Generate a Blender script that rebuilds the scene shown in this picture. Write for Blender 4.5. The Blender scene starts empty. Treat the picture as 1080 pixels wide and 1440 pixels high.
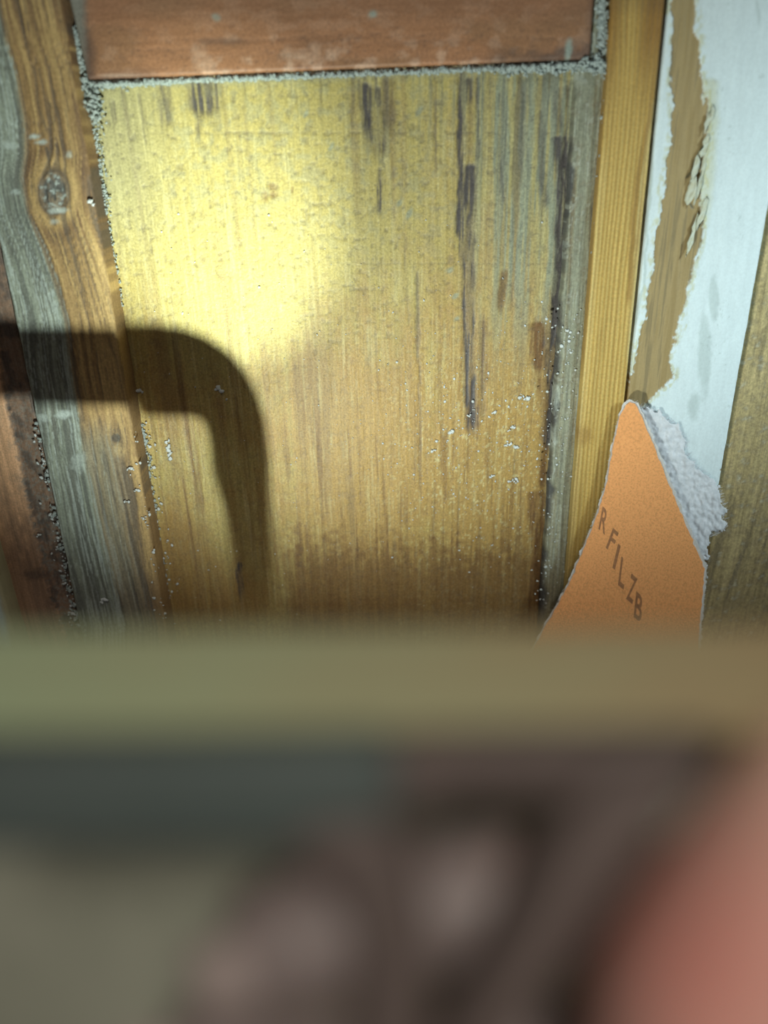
import bpy, bmesh, math, random
import numpy as np
from mathutils import Vector, Matrix

# ------------------------------------------------------------------ camera
D = 0.40                       # camera to wall, metres
Z0 = 1.20                      # height of the lens above the floor
F = 1100.0                     # focal length in pixels of the 1080 x 1440 frame
PITCH, ROLL = math.radians(25), math.radians(1.5)
CAM = Vector((0, -D, Z0))
fw = Vector((0, math.cos(PITCH), -math.sin(PITCH)))
r0 = Vector((1, 0, 0)); u0 = Vector((0, math.sin(PITCH), math.cos(PITCH)))
cu = u0 * math.cos(ROLL) + r0 * math.sin(ROLL)
cr = r0 * math.cos(ROLL) - u0 * math.sin(ROLL)
scene = bpy.context.scene
cam = bpy.data.cameras.new('camera')
cam.sensor_fit = 'HORIZONTAL'; cam.sensor_width = 24.0; cam.lens = 24.0 * F / 1080
cam.clip_start = 0.004; cam.clip_end = 20
cam.dof.use_dof = True; cam.dof.focus_distance = 0.41; cam.dof.aperture_fstop = 3.4
cam_o = bpy.data.objects.new('camera', cam)
m = Matrix((cr, cu, -fw)).transposed().to_4x4(); m.translation = CAM
cam_o.matrix_world = m
scene.collection.objects.link(cam_o); scene.camera = cam_o

# ------------------------------------------------------------------ world, lights, exposure
scene.view_settings.view_transform = 'Standard'; scene.view_settings.look = 'None'
scene.view_settings.gamma = 1; scene.view_settings.use_curve_mapping = False
scene.view_settings.exposure = 0.0
w = bpy.data.worlds.new('room_air'); scene.world = w; w.use_nodes = True
w.node_tree.nodes['Background'].inputs[0].default_value = (1.0, 0.88, 0.84, 1)
w.node_tree.nodes['Background'].inputs[1].default_value = 0.045

LAMP = Vector((-0.060, -0.250, Z0 - 0.200))       # small work torch low in front of the panel
AIM = Vector((-0.080, 0.0, Z0 - 0.010))
def spot(name, loc, aim, power, color, size, blend, radius):
    l = bpy.data.lights.new(name, 'SPOT'); l.energy = power; l.color = color
    l.spot_size = math.radians(size); l.spot_blend = blend; l.shadow_soft_size = radius
    o = bpy.data.objects.new(name, l); o.location = loc
    o.rotation_euler = (Vector(aim) - Vector(loc)).to_track_quat('-Z', 'Y').to_euler()
    scene.collection.objects.link(o); return o
spot('torch_spill', LAMP, (-0.020, 0, Z0 + 0.030), 4.0, (0.88, 1.0, 0.93), 116, 1.0, 0.0016)
spot('torch_beam', LAMP, (-0.076, 0, Z0 - 0.034), 6.8, (0.86, 1.0, 0.80), 29, 1.0, 0.0016)
spot('right_fill', (0.62, -0.62, Z0 + 0.30), (0.215, 0, Z0 - 0.08), 30.0, (0.76, 0.97, 1.0), 22, 1.0, 0.10)  # added fill that brightens the right side, no window there
spot('foreground_fill', (0.12, -0.95, Z0 + 0.66), (0.02, -0.335, Z0 - 0.075), 25.0, (1.0, 0.95, 0.86), 20, 0.6, 0.16)  # added fill for the foreground only, cone kept off the wall

# ------------------------------------------------------------------ geometry guides
def ray(px, py):
    return fw + cr * ((px - 540) / F) - cu * ((py - 720) / F)
def at(px, py, off=0.0):
    """the point of the wall (standing proud by off) seen at a photo pixel"""
    d = ray(px, py); t = (D - off) / d.y
    return CAM + d * t
def near(px, py, d):
    return CAM + ray(px, py) * d
def photo_uv(P):
    """photo pixel of world points, used once to look up where stains lie on a board"""
    q = P - np.array(CAM)
    z = q @ np.array(fw)
    return 540 + F * (q @ np.array(cr)) / z, 720 - F * (q @ np.array(cu)) / z

# ------------------------------------------------------------------ numpy noise
def vnoise(x, y, seed=0):
    r = np.random.RandomState(seed); T = r.rand(256, 256)
    xi = np.floor(x).astype(int); yi = np.floor(y).astype(int)
    fx = x - xi; fy = y - yi; fx = fx*fx*(3-2*fx); fy = fy*fy*(3-2*fy)
    a = T[xi % 256, yi % 256]; b = T[(xi+1) % 256, yi % 256]
    c = T[xi % 256, (yi+1) % 256]; d = T[(xi+1) % 256, (yi+1) % 256]
    return (a*(1-fx)+b*fx)*(1-fy) + (c*(1-fx)+d*fx)*fy
def fbm(x, y, seed=0, o=4):
    s = 0; a = .5; t = 0
    for k in range(o):
        s = s + a*vnoise(x*2**k, y*2**k, seed+k*7); t += a; a *= .55
    return s/t
def ss(a, b, x):
    t = np.clip((x-a)/(b-a), 0, 1); return t*t*(3-2*t)
def poly_x(pts, V):
    p = sorted(pts, key=lambda q: q[1])
    return np.interp(V, [q[1] for q in p], [q[0] for q in p])
def streak(U, V, pts, w, soft=0.5, fade=25, jit=0.0, seed=3):
    """mask of a stain that runs along pts (x, y) with half width w px, fading at its ends"""
    c = poly_x(pts, V)
    if jit: c = c + (fbm(V/18, V*0+seed, seed, 3)-.5)*jit
    y0 = min(p[1] for p in pts); y1 = max(p[1] for p in pts)
    env = ss(y0-4, y0+5, V) * (1-ss(y1-fade, y1, V))
    ww = w*(0.35+0.65*env)
    return (1-ss(ww*(1-soft), ww*(1+soft)+.5, np.abs(U-c))) * env
def blob(U, V, x, y, rx, ry, soft=.4, rag=0.0, seed=5):
    d = np.sqrt(((U-x)/rx)**2 + ((V-y)/ry)**2)
    if rag: d = d + (fbm(U/7, V/7, seed, 3)-.5)*rag
    return 1-ss(1-soft, 1+soft, d)

# ------------------------------------------------------------------ materials
def node_mat(name):
    mt = bpy.data.materials.new(name); mt.use_nodes = True
    nt = mt.node_tree; b = nt.nodes['Principled BSDF']
    return mt, nt, b
def col(c): return (c[0], c[1], c[2], 1)
def mixc(nt, fac, a, b, mode='MIX'):
    n = nt.nodes.new('ShaderNodeMix'); n.data_type = 'RGBA'; n.blend_type = mode
    for s, v in ((n.inputs[0], fac), (n.inputs[6], a), (n.inputs[7], b)):
        if isinstance(v, (int, float)): s.default_value = v
        elif isinstance(v, tuple): s.default_value = col(v)
        else: nt.links.new(v, s)
    return n.outputs[2]
def grain_noise(nt, scale, stretch=(1, 1, 1), detail=4, rough=.6):
    tc = nt.nodes.new('ShaderNodeTexCoord'); mp = nt.nodes.new('ShaderNodeMapping')
    mp.inputs['Scale'].default_value = stretch
    nt.links.new(tc.outputs['Object'], mp.inputs[0])
    n = nt.nodes.new('ShaderNodeTexNoise'); n.inputs['Scale'].default_value = scale
    n.inputs['Detail'].default_value = detail; n.inputs['Roughness'].default_value = rough
    nt.links.new(mp.outputs[0], n.inputs[0]); return n.outputs[0]
def remap(nt, s, a, b, c=0.0, d=1.0):
    n = nt.nodes.new('ShaderNodeMapRange'); nt.links.new(s, n.inputs[0])
    n.inputs[1].default_value = a; n.inputs[2].default_value = b
    n.inputs[3].default_value = c; n.inputs[4].default_value = d
    return n.outputs[0]
def wood_mat(name, base, layers, rough=.62, grain=(700, 700, 18), fine=.30, speck=.5, bump=.25, spec=.35):
    """base wood colour; each layer = (mask attribute, colour) painted over it, then fibre grain and specks"""
    mt, nt, b = node_mat(name)
    c = base
    for att, colr in layers:
        a = nt.nodes.new('ShaderNodeAttribute'); a.attribute_name = att
        c = mixc(nt, a.outputs['Fac'], c, colr)
    g = grain_noise(nt, 1.0, grain, 3, .65)
    f = remap(nt, g, .32, .68, 1-fine, 1+fine*.55)
    cm = nt.nodes.new('ShaderNodeCombineColor')
    for i in range(3): nt.links.new(f, cm.inputs[i])
    c = mixc(nt, 1.0, c, cm.outputs[0], 'MULTIPLY')
    s = grain_noise(nt, 900, (1, 1, 1), 2, .7)
    f2 = remap(nt, s, .3, .7, 1-speck*.5, 1+speck*.42)
    cm2 = nt.nodes.new('ShaderNodeCombineColor')
    for i in range(3): nt.links.new(f2, cm2.inputs[i])
    c = mixc(nt, 1.0, c, cm2.outputs[0], 'MULTIPLY')
    nt.links.new(c, b.inputs['Base Color'])
    b.inputs['Roughness'].default_value = rough
    b.inputs['Specular IOR Level'].default_value = spec
    bp = nt.nodes.new('ShaderNodeBump'); bp.inputs['Strength'].default_value = bump
    bp.inputs['Distance'].default_value = .0004
    ad = nt.nodes.new('ShaderNodeMath'); ad.operation = 'ADD'
    nt.links.new(g, ad.inputs[0]); nt.links.new(s, ad.inputs[1])
    nt.links.new(ad.outputs[0], bp.inputs['Height']); nt.links.new(bp.outputs[0], b.inputs['Normal'])
    return mt
def plain_mat(name, c1, c2, scale=60, rough=.6, bump=.1, stretch=(1, 1, 1), sss=0, spec=.4, metal=0):
    mt, nt, b = node_mat(name)
    n = grain_noise(nt, scale, stretch, 4, .6)
    nt.links.new(mixc(nt, remap(nt, n, .3, .7), c1, c2), b.inputs['Base Color'])
    b.inputs['Roughness'].default_value = rough; b.inputs['Specular IOR Level'].default_value = spec
    b.inputs['Metallic'].default_value = metal
    if sss:
        b.inputs['Subsurface Weight'].default_value = sss
        b.inputs['Subsurface Radius'].default_value = (.006, .002, .001)
        b.inputs['Subsurface Scale'].default_value = 1.0
    bp = nt.nodes.new('ShaderNodeBump'); bp.inputs['Strength'].default_value = bump; bp.inputs['Distance'].default_value = .0005
    nt.links.new(n, bp.inputs['Height']); nt.links.new(bp.outputs[0], b.inputs['Normal'])
    return mt

# ------------------------------------------------------------------ object helpers
def link(name, me, mat=None, parent=None, smooth=False):
    o = bpy.data.objects.new(name, me); scene.collection.objects.link(o)
    if mat: me.materials.append(mat)
    if smooth: me.polygons.foreach_set('use_smooth', [True]*len(me.polygons))
    if parent: o.parent = parent
    return o
def empty(name, loc):
    o = bpy.data.objects.new(name, None); o.empty_display_size = .01
    o.location = loc; scene.collection.objects.link(o); return o
def tag(o, label=None, cat=None, group=None, kind=None):
    if label: o['label'] = label
    if cat: o['category'] = cat
    if group: o['group'] = group
    if kind: o['kind'] = kind
    return o
def child(o, parent):
    o.parent = parent
    o.matrix_parent_inverse = Matrix.Translation(-parent.location) if parent.type == 'EMPTY' else Matrix()
    return o
def prism(name, front, back, mat, parent=None, bevel=0.0):
    """closed solid between two matching outlines of 3-D points"""
    bm = bmesh.new(); n = len(front)
    a = [bm.verts.new(p) for p in front]; b = [bm.verts.new(p) for p in back]
    bm.faces.new(a); bm.faces.new(b[::-1])
    for i in range(n): bm.faces.new((a[i], b[i], b[(i+1) % n], a[(i+1) % n]))
    bmesh.ops.recalc_face_normals(bm, faces=bm.faces)
    me = bpy.data.meshes.new(name); bm.to_mesh(me); bm.free()
    o = link(name, me, mat)
    if parent: child(o, parent)
    if bevel:
        bv = o.modifiers.new('bevel', 'BEVEL'); bv.width = bevel; bv.segments = 3; bv.limit_method = 'ANGLE'
        me.polygons.foreach_set('use_smooth', [True]*n + [True]*(len(me.polygons)-n))
    return o

def board(name, L, R, zt, zb, off, thick, cell, mat, fn, parent=None, wob=.0004, seed=1, rnd=.0012, horizontal=False):
    """a board of the wall: L and R are two photo points each on its left and right front edge.
    front relief and wear masks come from fn(U, V, X, Z) -> (height, {mask: values})"""
    def line(p, q):
        a, b = at(*p, off), at(*q, off); k = (b.x-a.x)/(b.z-a.z)
        return lambda z: a.x + k*(z-a.z)
    if horizontal:                       # L = lower edge points, zt = top z; ends follow R pair
        a, b = at(*L[0], off), at(*L[1], off); kb = (b.z-a.z)/(b.x-a.x)
        lo = lambda x: a.z + kb*(x-a.x)
        xl, xr = line(*R[0]), line(*R[1])
        zm = lo((a.x+b.x)/2); w_ = xr(zm)-xl(zm); h_ = zt-zm
        s = np.linspace(0, 1, int(w_/cell)+1); t = np.linspace(0, 1, int(h_/cell)+1)
        S, T = np.meshgrid(s, t)
        X = xl(zt)*(1-S)+xr(zt)*S; Zl = lo(X); Zg = Zl*(1-T)+zt*T
        X = xl(Zg)*(1-S)+xr(Zg)*S
    else:
        xl, xr = line(*L), line(*R)
        zf0, zf1 = Z0+.075, Z0-.30       # fine rows only where the photo shows the board
        zs = np.concatenate([np.linspace(zt, zf0, 20, endpoint=False), np.linspace(zf0, zf1, int((zf0-zf1)/cell), endpoint=False), np.linspace(zf1, zb, 20)])[::-1]
        wmax = max(xr(Z0)-xl(Z0), .004)
        s = np.linspace(0, 1, max(4, int(wmax/cell))+1)
        S, Zg = np.meshgrid(s, zs)
        wl = (fbm(Zg/.012, Zg*0+seed, seed)-.5)*2*wob; wr = (fbm(Zg/.012, Zg*0+seed+9, seed+9)-.5)*2*wob
        X = (xl(Zg)+wl)*(1-S)+(xr(Zg)+wr)*S
    P = np.stack([X, np.full_like(X, -off), Zg], -1)
    U, V = photo_uv(P.reshape(-1, 3)); U = U.reshape(X.shape); V = V.reshape(X.shape)
    h, masks = fn(U, V, X, Zg)
    # rounded arrises
    dx = np.minimum(X-X[:, :1], X[:, -1:]-X)
    e = np.clip(dx/rnd, 0, 1); h = h - rnd*.7*(1-np.sqrt(1-(1-e)**2))
    if horizontal:
        dz = np.minimum(Zg-Zg[:1], Zg[-1:]-Zg); e = np.clip(dz/rnd, 0, 1)
        h = h - rnd*.7*(1-np.sqrt(1-(1-e)**2))
    P[..., 1] -= h
    ny, nx = X.shape
    # skirt ring
    def skirt(A, y):
        B = A.copy(); B[..., 1] = y; return B
    yb = -off+thick
    Q = np.zeros((ny+2, nx+2, 3)); Q[1:-1, 1:-1] = P
    Q[0, 1:-1] = skirt(P[0], yb); Q[-1, 1:-1] = skirt(P[-1], yb)
    Q[1:-1, 0] = skirt(P[:, 0], yb); Q[1:-1, -1] = skirt(P[:, -1], yb)
    Q[0, 0] = Q[0, 1]; Q[0, -1] = Q[0, -2]; Q[-1, 0] = Q[-1, 1]; Q[-1, -1] = Q[-1, -2]
    NY, NX = ny+2, nx+2
    idx = np.arange(NY*NX).reshape(NY, NX)
    quads = np.stack([idx[:-1, :-1], idx[:-1, 1:], idx[1:, 1:], idx[1:, :-1]], -1).reshape(-1, 4)
    me = bpy.data.meshes.new(name)
    me.vertices.add(NY*NX); me.vertices.foreach_set('co', Q.reshape(-1))
    me.loops.add(len(quads)*4); me.loops.foreach_set('vertex_index', quads.reshape(-1).astype(np.int32))
    me.polygons.add(len(quads)); me.polygons.foreach_set('loop_start', np.arange(0, len(quads)*4, 4, dtype=np.int32))
    me.update(calc_edges=True); me.validate()
    for k, v in masks.items():
        M = np.pad(np.clip(v, 0, 1), 1, mode='edge')
        a = me.attributes.new(k, 'FLOAT', 'POINT'); a.data.foreach_set('value', M.reshape(-1).astype(np.float32))
    return link(name, me, mat, parent)

# ================================================================== THE WALL
Y_, G_, DK, BR, PL = 'warm', 'grey', 'dark', 'brown', 'pale'
wall = prism('wall_back', [Vector((x, .035, z)) for x, z in ((-.6, .45), (.6, .45), (.6, 1.40), (-.6, 1.40))],
             [Vector((x, .047, z)) for x, z in ((-.6, .45), (.6, .45), (.6, 1.40), (-.6, 1.40))],
             plain_mat('dusty_backing', (.06, .05, .04), (.12, .10, .08), 80, .9))
tag(wall, kind='structure')

# ---- the sunk panel
def panel_fn(U, V, X, Z):
    g1 = fbm(X/.0016, Z/.05, 11, 4); g2 = fbm(X/.0045, Z/.12, 23, 4); g3 = fbm(X/.0008, Z/.012, 31, 3)
    mott = fbm(X/.0030, Z/.0030, 41, 4); big = fbm(X/.03, Z/.04, 51, 3)
    warm = ss(.15, .85, .55*ss(250, 640, V) + .40*ss(360, 620, U) + (big-.5)*.7 + (g2-.5)*.5 + (mott-.5)*.35)
    drip = ss(.58, .72, g1)*(1-ss(100, 210, V))*.5
    gl = (1-ss(135, 300, U))*(1-ss(250, 420, V))*.5 + ss(.55, .75, g2)*.12
    gr = ss(630, 720, U)*(1-ss(300, 600, V))*(.28+.9*ss(.40, .60, g1)) + ss(470,560,U)*(1-ss(110,300,V))*ss(.5,.65,g1)*.5
    dk = np.zeros_like(U); br = np.zeros_like(U)
    S = lambda *a, **k: streak(U + (g3-.5)*6, V, *a, **k)
    for pts, w_, a in (
        ([(230, 112), (234, 190)], 8, .6), ([(286, 112), (290, 175)], 20, .9), ([(280, 140), (281, 205)], 4, .55),
        ([(302, 118), (308, 205)], 5, .4), ([(197, 130), (206, 215)], 3, .5), ([(158, 140), (162, 190)], 3, .5),
        ([(500, 108), (512, 150), (520, 200)], 7, .5), ([(514, 115), (518, 200)], 7, .85), ([(524, 120), (534, 232)], 13, .75),
        ([(533, 235), (534, 312)], 2.6, .8), ([(545, 108), (548, 200)], 7, .35), ([(614, 102), (612, 250)], 2.0, .55),
        ([(648, 100), (646, 330), (655, 400)], 3.4, .85), ([(660, 108), (660, 160)], 6, .75), ([(674, 106), (670, 240)], 3, .65),
        ([(661, 230), (656, 330), (660, 480), (664, 620)], 8, .95), ([(668, 240), (664, 470)], 2.6, .55),
        ([(678, 440), (680, 600)], 3.5, .4), ([(704, 130), (705, 300)], 2.0, .6), ([(722, 360), (720, 440)], 1.5, .5),
        ([(738, 106), (737, 180)], 4, .35), ([(762, 106), (760, 240), (763, 305)], 5, .55), ([(762, 240), (764, 305)], 7, .6),
        ([(782, 120), (788, 200)], 6, .6), ([(800, 118), (796, 330)], 3, .6), ([(792, 190), (797, 300), (788, 420), (782, 470), (774, 505)], 13, 1.2),
        ([(784, 400), (776, 520), (780, 570), (768, 640)], 9, 1.2),
        ([(335, 790), (341, 852)], 3.2, 1.0), ([(587, 380), (588, 520)], 3, .45), ([(590, 440), (590, 700)], 1.2, .35), ([(746, 100), (745, 160)], 1.6, .4),
        ([(570, 330), (575, 470)], 1.4, .3), ([(742, 200), (745, 380)], 2.2, .3), ([(160, 700), (160, 705)], 1, 0)):
        dk = np.maximum(dk, a*S(pts, w_, jit=5))
    for pts, w_, a in (
        ([(664, 540), (667, 622)], 8, .8), ([(710, 380), (703, 450)], 5, .65), ([(757, 452), (759, 490), (762, 535)], 11, 1.2), ([(762, 530), (768, 600), (764, 650)], 6, .8), ([(765, 500), (772, 600)], 8, .5),
        ([(545, 110), (548, 190)], 9, .4), ([(756, 690), (752, 860), (758, 900)], 11, 1.0), ([(768, 570), (762, 700)], 6, .85),
        ([(680, 450), (681, 560)], 6, .55), ([(160, 300), (161, 302)], 1, 0)):
        br = np.maximum(br, a*S(pts, w_, jit=6))
    for x, y, a, b in ((372, 276, 5, 8), (383, 263, 7, 5.5), (385, 274, 6, 5.5), (411, 267, 2.5, 4.5)):
        br = np.maximum(br, .55*blob(U, V, x, y, a, b, .35, .4))
    for x, y, a, b in ((430, 160, 3, 7), (590, 155, 4, 8), (562, 286, 4, 5), (576, 300, 4, 9), (632, 380, 5, 5), (640, 416, 4, 4), (643, 448, 4, 4), (466, 206, 3, 6)):
        gl = np.maximum(gl, .85*blob(U + (V-y)*.4, V, x, y, a, b, .5, .9))
    low = ss(735, 800, V + (g1-.5)*90 + (mott-.5)*60 + (U-600)*-.03) * ss(330, 420, U+ (g2-.5)*60)
    rg = .45+.75*ss(.36, .58, fbm(X/.0013, Z/.022, 93, 4)); dk = dk*rg; br = br*(.3+.7*rg)
    br = np.maximum(br, low*(.62+.45*(g1-.3)+.3*(mott-.5)))
    br = np.maximum(br, ss(640, 820, V)*(1-ss(340, 470, U))*.45*(.4+g1))
    br = np.maximum(br, ss(.56, .72, g1)*.50*ss(300, 700, V) + ss(.60, .8, g2)*.25)
    dk = np.maximum(dk, ss(.58, .72, fbm(X/.0022, Z/.0020, 61, 4))*.34*(1-.5*ss(350,600,V)))
    dk = np.maximum(dk, ss(.52, .66, fbm(X/.0022, Z/.06, 63, 4))*.6*ss(640, 740, U)*(1-ss(200, 520, V)))
    dk = np.maximum(dk, .55*ss(.5,.66,g1)*(1-ss(150,260,V))*ss(470,500,U)*(1-ss(540,570,U)))
    dk = np.maximum(dk, .45*np.exp(-((V-187)/2.0)**2)*ss(.4, .6, g2)*ss(200, 260, U) + .22*np.exp(-((V-371)/1.6)**2)*ss(500, 530, U))
    edge = (1-ss(0, 16, V-(118-(U-125)*.04)))
    gl = np.maximum(gl, edge*.8); gl = np.maximum(gl, ss(.45, .7, mott)*.38*(1-ss(240, 480, V))); dk = np.maximum(dk, drip)
    pale = ss(.66, .74, fbm(X/.0011, Z/.0019, 71, 3))*(.15+.45*ss(420, 640, V)*ss(500, 640, U)) + ss(.6, .78, fbm(X/.0010, Z/.03, 81, 3))*.30
    h = (g1-.5)*.00035 + (g3-.5)*.00018 + (mott-.5)*.00022 - dk*.0005 - br*.0003
    return h, {Y_: warm, G_: np.maximum(gl, gr), DK: dk, BR: br, PL: pale}
M_panel = wood_mat('old_varnished_panel', (.54, .435, .155),
                   [(Y_, (.475, .30, .095)), (G_, (.35, .36, .25)), (PL, (.74, .66, .34)), (BR, (.20, .105, .04)), (DK, (.105, .09, .085))],
                   .5, (650, 650, 25), .15, .50, .5)
door = empty('door_1', (0, 0, Z0-.30)); tag(door, kind='structure')
panel = board('panel', ((118, 100), (236, 860)), ((822, 100), (766, 860)), Z0+.14, Z0-.70, 0, .012, .0007, M_panel, panel_fn, seed=2)
child(panel, door); tag(panel, 'golden brown sunk panel with dark streaks')

# ---- left stile with the knot
CL = [(-55, 0), (-5, 330), (20, 450), (45, 585), (75, 710), (112, 880)]
GC = [(-5, 0), (8, 60), (20, 100), (33, 170), (37, 215), (33, 250), (42, 300), (62, 350), (78, 400), (92, 450), (100, 520), (112, 590), (122, 660), (142, 760), (170, 880)]
def stile_fn(U, V, X, Z):
    kd = np.sqrt(((U-76)/20)**2 + ((V-270)/29)**2); k2 = np.sqrt(((U-163)/8)**2 + ((V-616)/7)**2)
    Uw = U + 26*np.sign(U-78)*np.exp(-kd*.9)*(-1) + 10*np.sign(U-163)*np.exp(-k2*.8)*(-1)
    c = poly_x(GC, V); a = Uw - c
    xx = a/ (26+8*ss(0, 880, V)) ; L_ = V/260
    g1 = fbm(xx*5.5, L_*1.5, 12, 5); g2 = fbm(xx*2.6, L_*1.2, 22, 3); g3 = fbm(xx*15, L_*3, 32, 4); mott = fbm(X/.002, Z/.004, 42, 4)
    low = ss(600, 860, V)
    grey = (1-ss(-5, 7+14*low, a + (g3-.5)*9))*(.8+.2*g1)
    grey = np.maximum(grey, ss(575, 640, V)*(1-ss(20, 70, a))*.45*(.5+g2))
    yel = ss(.50, .66, g1)*(.75-.65*low) + ss(300, 400, V)*(1-ss(420, 520, V)*.3)*.35
    halo = np.exp(-((kd-1.45)/.35)**2); yel = np.maximum(yel, halo*.8)
    yel = np.maximum(yel, .9*blob(U, V, 168, 634, 10, 9, .6, .5)); yel = np.maximum(yel, .8*streak(U, V, [(187, 640), (203, 740), (215, 830)], 6))
    brown = ss(.56, .72, 1-g2)*.55*(1-grey) + np.exp(-((kd-2.2)/.35)**2)*.5 + .6*np.exp(-((k2-1.5)/.6)**2)
    brown = np.maximum(brown, .85*streak(U, V, [(165, 640), (176, 740), (198, 880)], 9)); brown = np.maximum(brown, (1-ss(0, 80, V))*.55)
    brown = np.maximum(brown, .55*ss(560, 700, V)*(.5+g1)); brown = np.maximum(brown, .75*ss(690, 860, V))
    brown = np.maximum(brown, .7*streak(U, V, [(104, 130), (118, 235), (135, 300)], 5))
    knot = 1-ss(.75, 1.08, kd + (mott-.5)*.5)
    dark = np.maximum(ss(.56, .68, 1-g1)*.60, ss(.60, .72, g3)*.45)
    dark = np.maximum(dark, grey*ss(.50, .64, g1)*.65)
    dark = np.maximum(dark, np.exp(-((kd-1.05)/.14)**2)*.75)
    brown = np.maximum(brown, .75*ss(-7, 0, U-(86+.168*V)))
    dark = np.maximum(dark, .8*streak(U, V, [(65, 205), (68, 225), (73, 250)], 1.4, fade=3)); dark = np.maximum(dark, .5*streak(U, V, [(48, 90), (54, 150), (62, 200), (68, 190)], 1.6))
    dark = np.maximum(dark, knot*(.55+.4*ss(.35, .55, mott))); dark = np.maximum(dark, .8*(1-ss(.6, 1.2, k2)))
    dark = np.maximum(dark, .55*streak(U, V, [(98, 660), (112, 770), (140, 880)], 4))
    pale = knot*(.12+.8*ss(.56, .70, fbm(X/.0018, Z/.0014, 52, 3)))*.8
    pale = np.maximum(pale, ss(.54, .66, 1-g3)*grey*.6)
    for x, y, a_, b_, s_ in ((48, 192, 8, 4, .9), (58, 200, 8, 3, .8), (14, 205, 10, 6, .6), (22, 270, 7, 4, .6), (97, 218, 5, 5, .5), (82, 296, 14, 4, .7), (110, 650, 9, 14, .5), (90, 582, 14, 6, .9), (60, 588, 10, 6, .6), (78, 312, 6, 4, .5)):
        pale = np.maximum(pale, s_*blob(U, V, x, y, a_, b_, .5, 1.2))
    h = (g1-.5)*.0009 + (g3-.5)*.0004 + (mott-.5)*.0002 - dark*.0005 + np.exp(-(kd/1.1)**2)*.0012 - knot*ss(.4, .7, mott)*.001
    return h, {Y_: yel, G_: grey, DK: dark, BR: brown, PL: pale}
M_stile = wood_mat('knotty_weathered_stile', (.38, .235, .10), [(BR, (.18, .105, .06)), (Y_, (.62, .42, .175)), (G_, (.33, .385, .315)), (DK, (.09, .085, .08)), (PL, (.60, .68, .62))],
                   .7, (600, 600, 30), .16, .4, .5)
stile = board('stile', ((-42, 150), (112, 880)), ((86, 0), (234, 880)), Z0+.14, Z0-.70, .015, .048, .0006, M_stile, stile_fn, seed=4, rnd=.0016)
child(stile, door); tag(stile, 'grey and brown weathered stile with a knot')

# ---- top rail
def rail_fn(U, V, X, Z):
    g1 = fbm(X/.05, Z/.0022, 13, 4); mott = fbm(X/.006, Z/.004, 23, 4); fine = fbm(X/.0014, Z/.001, 33, 3)
    b = V-(118-(U-125)*.04)
    dark = ss(.64, .76, 1-g1)*.15 + ss(.62, .74, fine)*.3
    dark = np.maximum(dark, .75*ss(-26, -4, b + (g1-.5)*26)*(1-ss(190, 250, U)) + .8*ss(-38, -6, b+(mott-.5)*44)*ss(650, 730, U))
    dark = np.maximum(dark, .8*(1-ss(0, 22, U-112-(V*.1) + (mott-.5)*16)))
    dark = np.maximum(dark, (1-ss(5, 60, V))*.25); dark = np.maximum(dark, .5*blob(U, V, 310, 58, 40, 5, .5, .9)); dark = np.maximum(dark, .5*ss(812, 836, U))
    pale = ss(.50, .68, mott)*.65*(.25+.75*ss(30, 95, V))*(.4+.6*ss(230, 330, U)) + .5*blob(U, V, 278, 78, 9, 16, .6, 1.4)+.5*blob(U, V, 430, 80, 30, 10, .6, 1.6)
    pale = np.maximum(pale, .8*blob(U, V, 165, 106, 26, 3, .4, .4))
    grey = .9*blob(U, V, 800, 70, 5, 14, .5, 1.2) + .8*blob(U, V, 525, 20, 6, 5, .5, 1.2) + .6*blob(U, V, 305, 24, 6, 5, .5, 1.2) + .5*(1-ss(110, 128, U))
    brown = ss(.45, .7, fbm(X/.03, Z/.015, 43, 3))*.5
    return (g1-.5)*.0003+(mott-.5)*.0002-dark*.0002, {Y_: pale*0, G_: grey, DK: dark, BR: brown, PL: pale}
M_rail = wood_mat('red_brown_paint', (.43, .205, .105), [(BR, (.31, .17, .09)), (PL, (.66, .42, .29)), (DK, (.10, .065, .055)), (G_, (.33, .38, .33))], .5, (60, 300, 300), .08, .40, .3)
rail = board('rail', ((125, 111), (838, 82)), (((97, 0), (121, 104)), ((836, 0), (830, 85))), Z0+.14, 0, .009, .020, .0007, M_rail, rail_fn, seed=5, horizontal=True, rnd=.0015)
child(rail, door); tag(rail, 'reddish brown painted top rail')

# ---- grey bead strip right of the panel
def bead_fn(U, V, X, Z):
    c = np.interp(V, [100, 870], [810, 757]); a = (U-c)/40
    g1 = fbm(a*8, V/300, 14, 4); g3 = fbm(a*22, V/60, 34, 3); mott = fbm(X/.002, Z/.003, 44, 3)
    grey = ss(.2, .5, g1)*(.9-.25*ss(650, 860, V)); pale = ss(.60, .72, g3)*.45 + ss(.68, .76, mott)*.4
    dark = ss(.56, .72, 1-g1)*.6 + ss(.62, .75, 1-g3)*.25
    eg = 1-ss(.0, .22, a + (fbm(V/30, V*0, 9, 3)-.5)*.5)
    dark = np.maximum(dark, eg*.9*ss(100, 200, V)); brown = ss(.5, .7, mott)*.3 + .5*ss(700, 860, V)*(1-grey)
    brown = np.maximum(brown, .0)
    pale = np.maximum(pale, .8*blob(U, V, 776, 618, 6, 12, .5, 1.2)); pale = np.maximum(pale, .6*blob(U, V, 783, 560, 4, 20, .5, 1.4))
    pale = np.maximum(pale, (1-ss(100, 130, V))*ss(.45, .6, mott)*.8)
    return (g1-.5)*.0009+(g3-.5)*.0004-eg*.0012, {Y_: (1-grey), G_: grey, DK: dark, BR: brown, PL: pale}
M_bead = wood_mat('weathered_bead', (.42, .33, .16), [(Y_, (.46, .35, .15)), (G_, (.31, .32, .24)), (BR, (.20, .13, .07)), (DK, (.085, .08, .08)), (PL, (.52, .55, .47))], .7, (700, 700, 20), .3, .4, .5)
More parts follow.
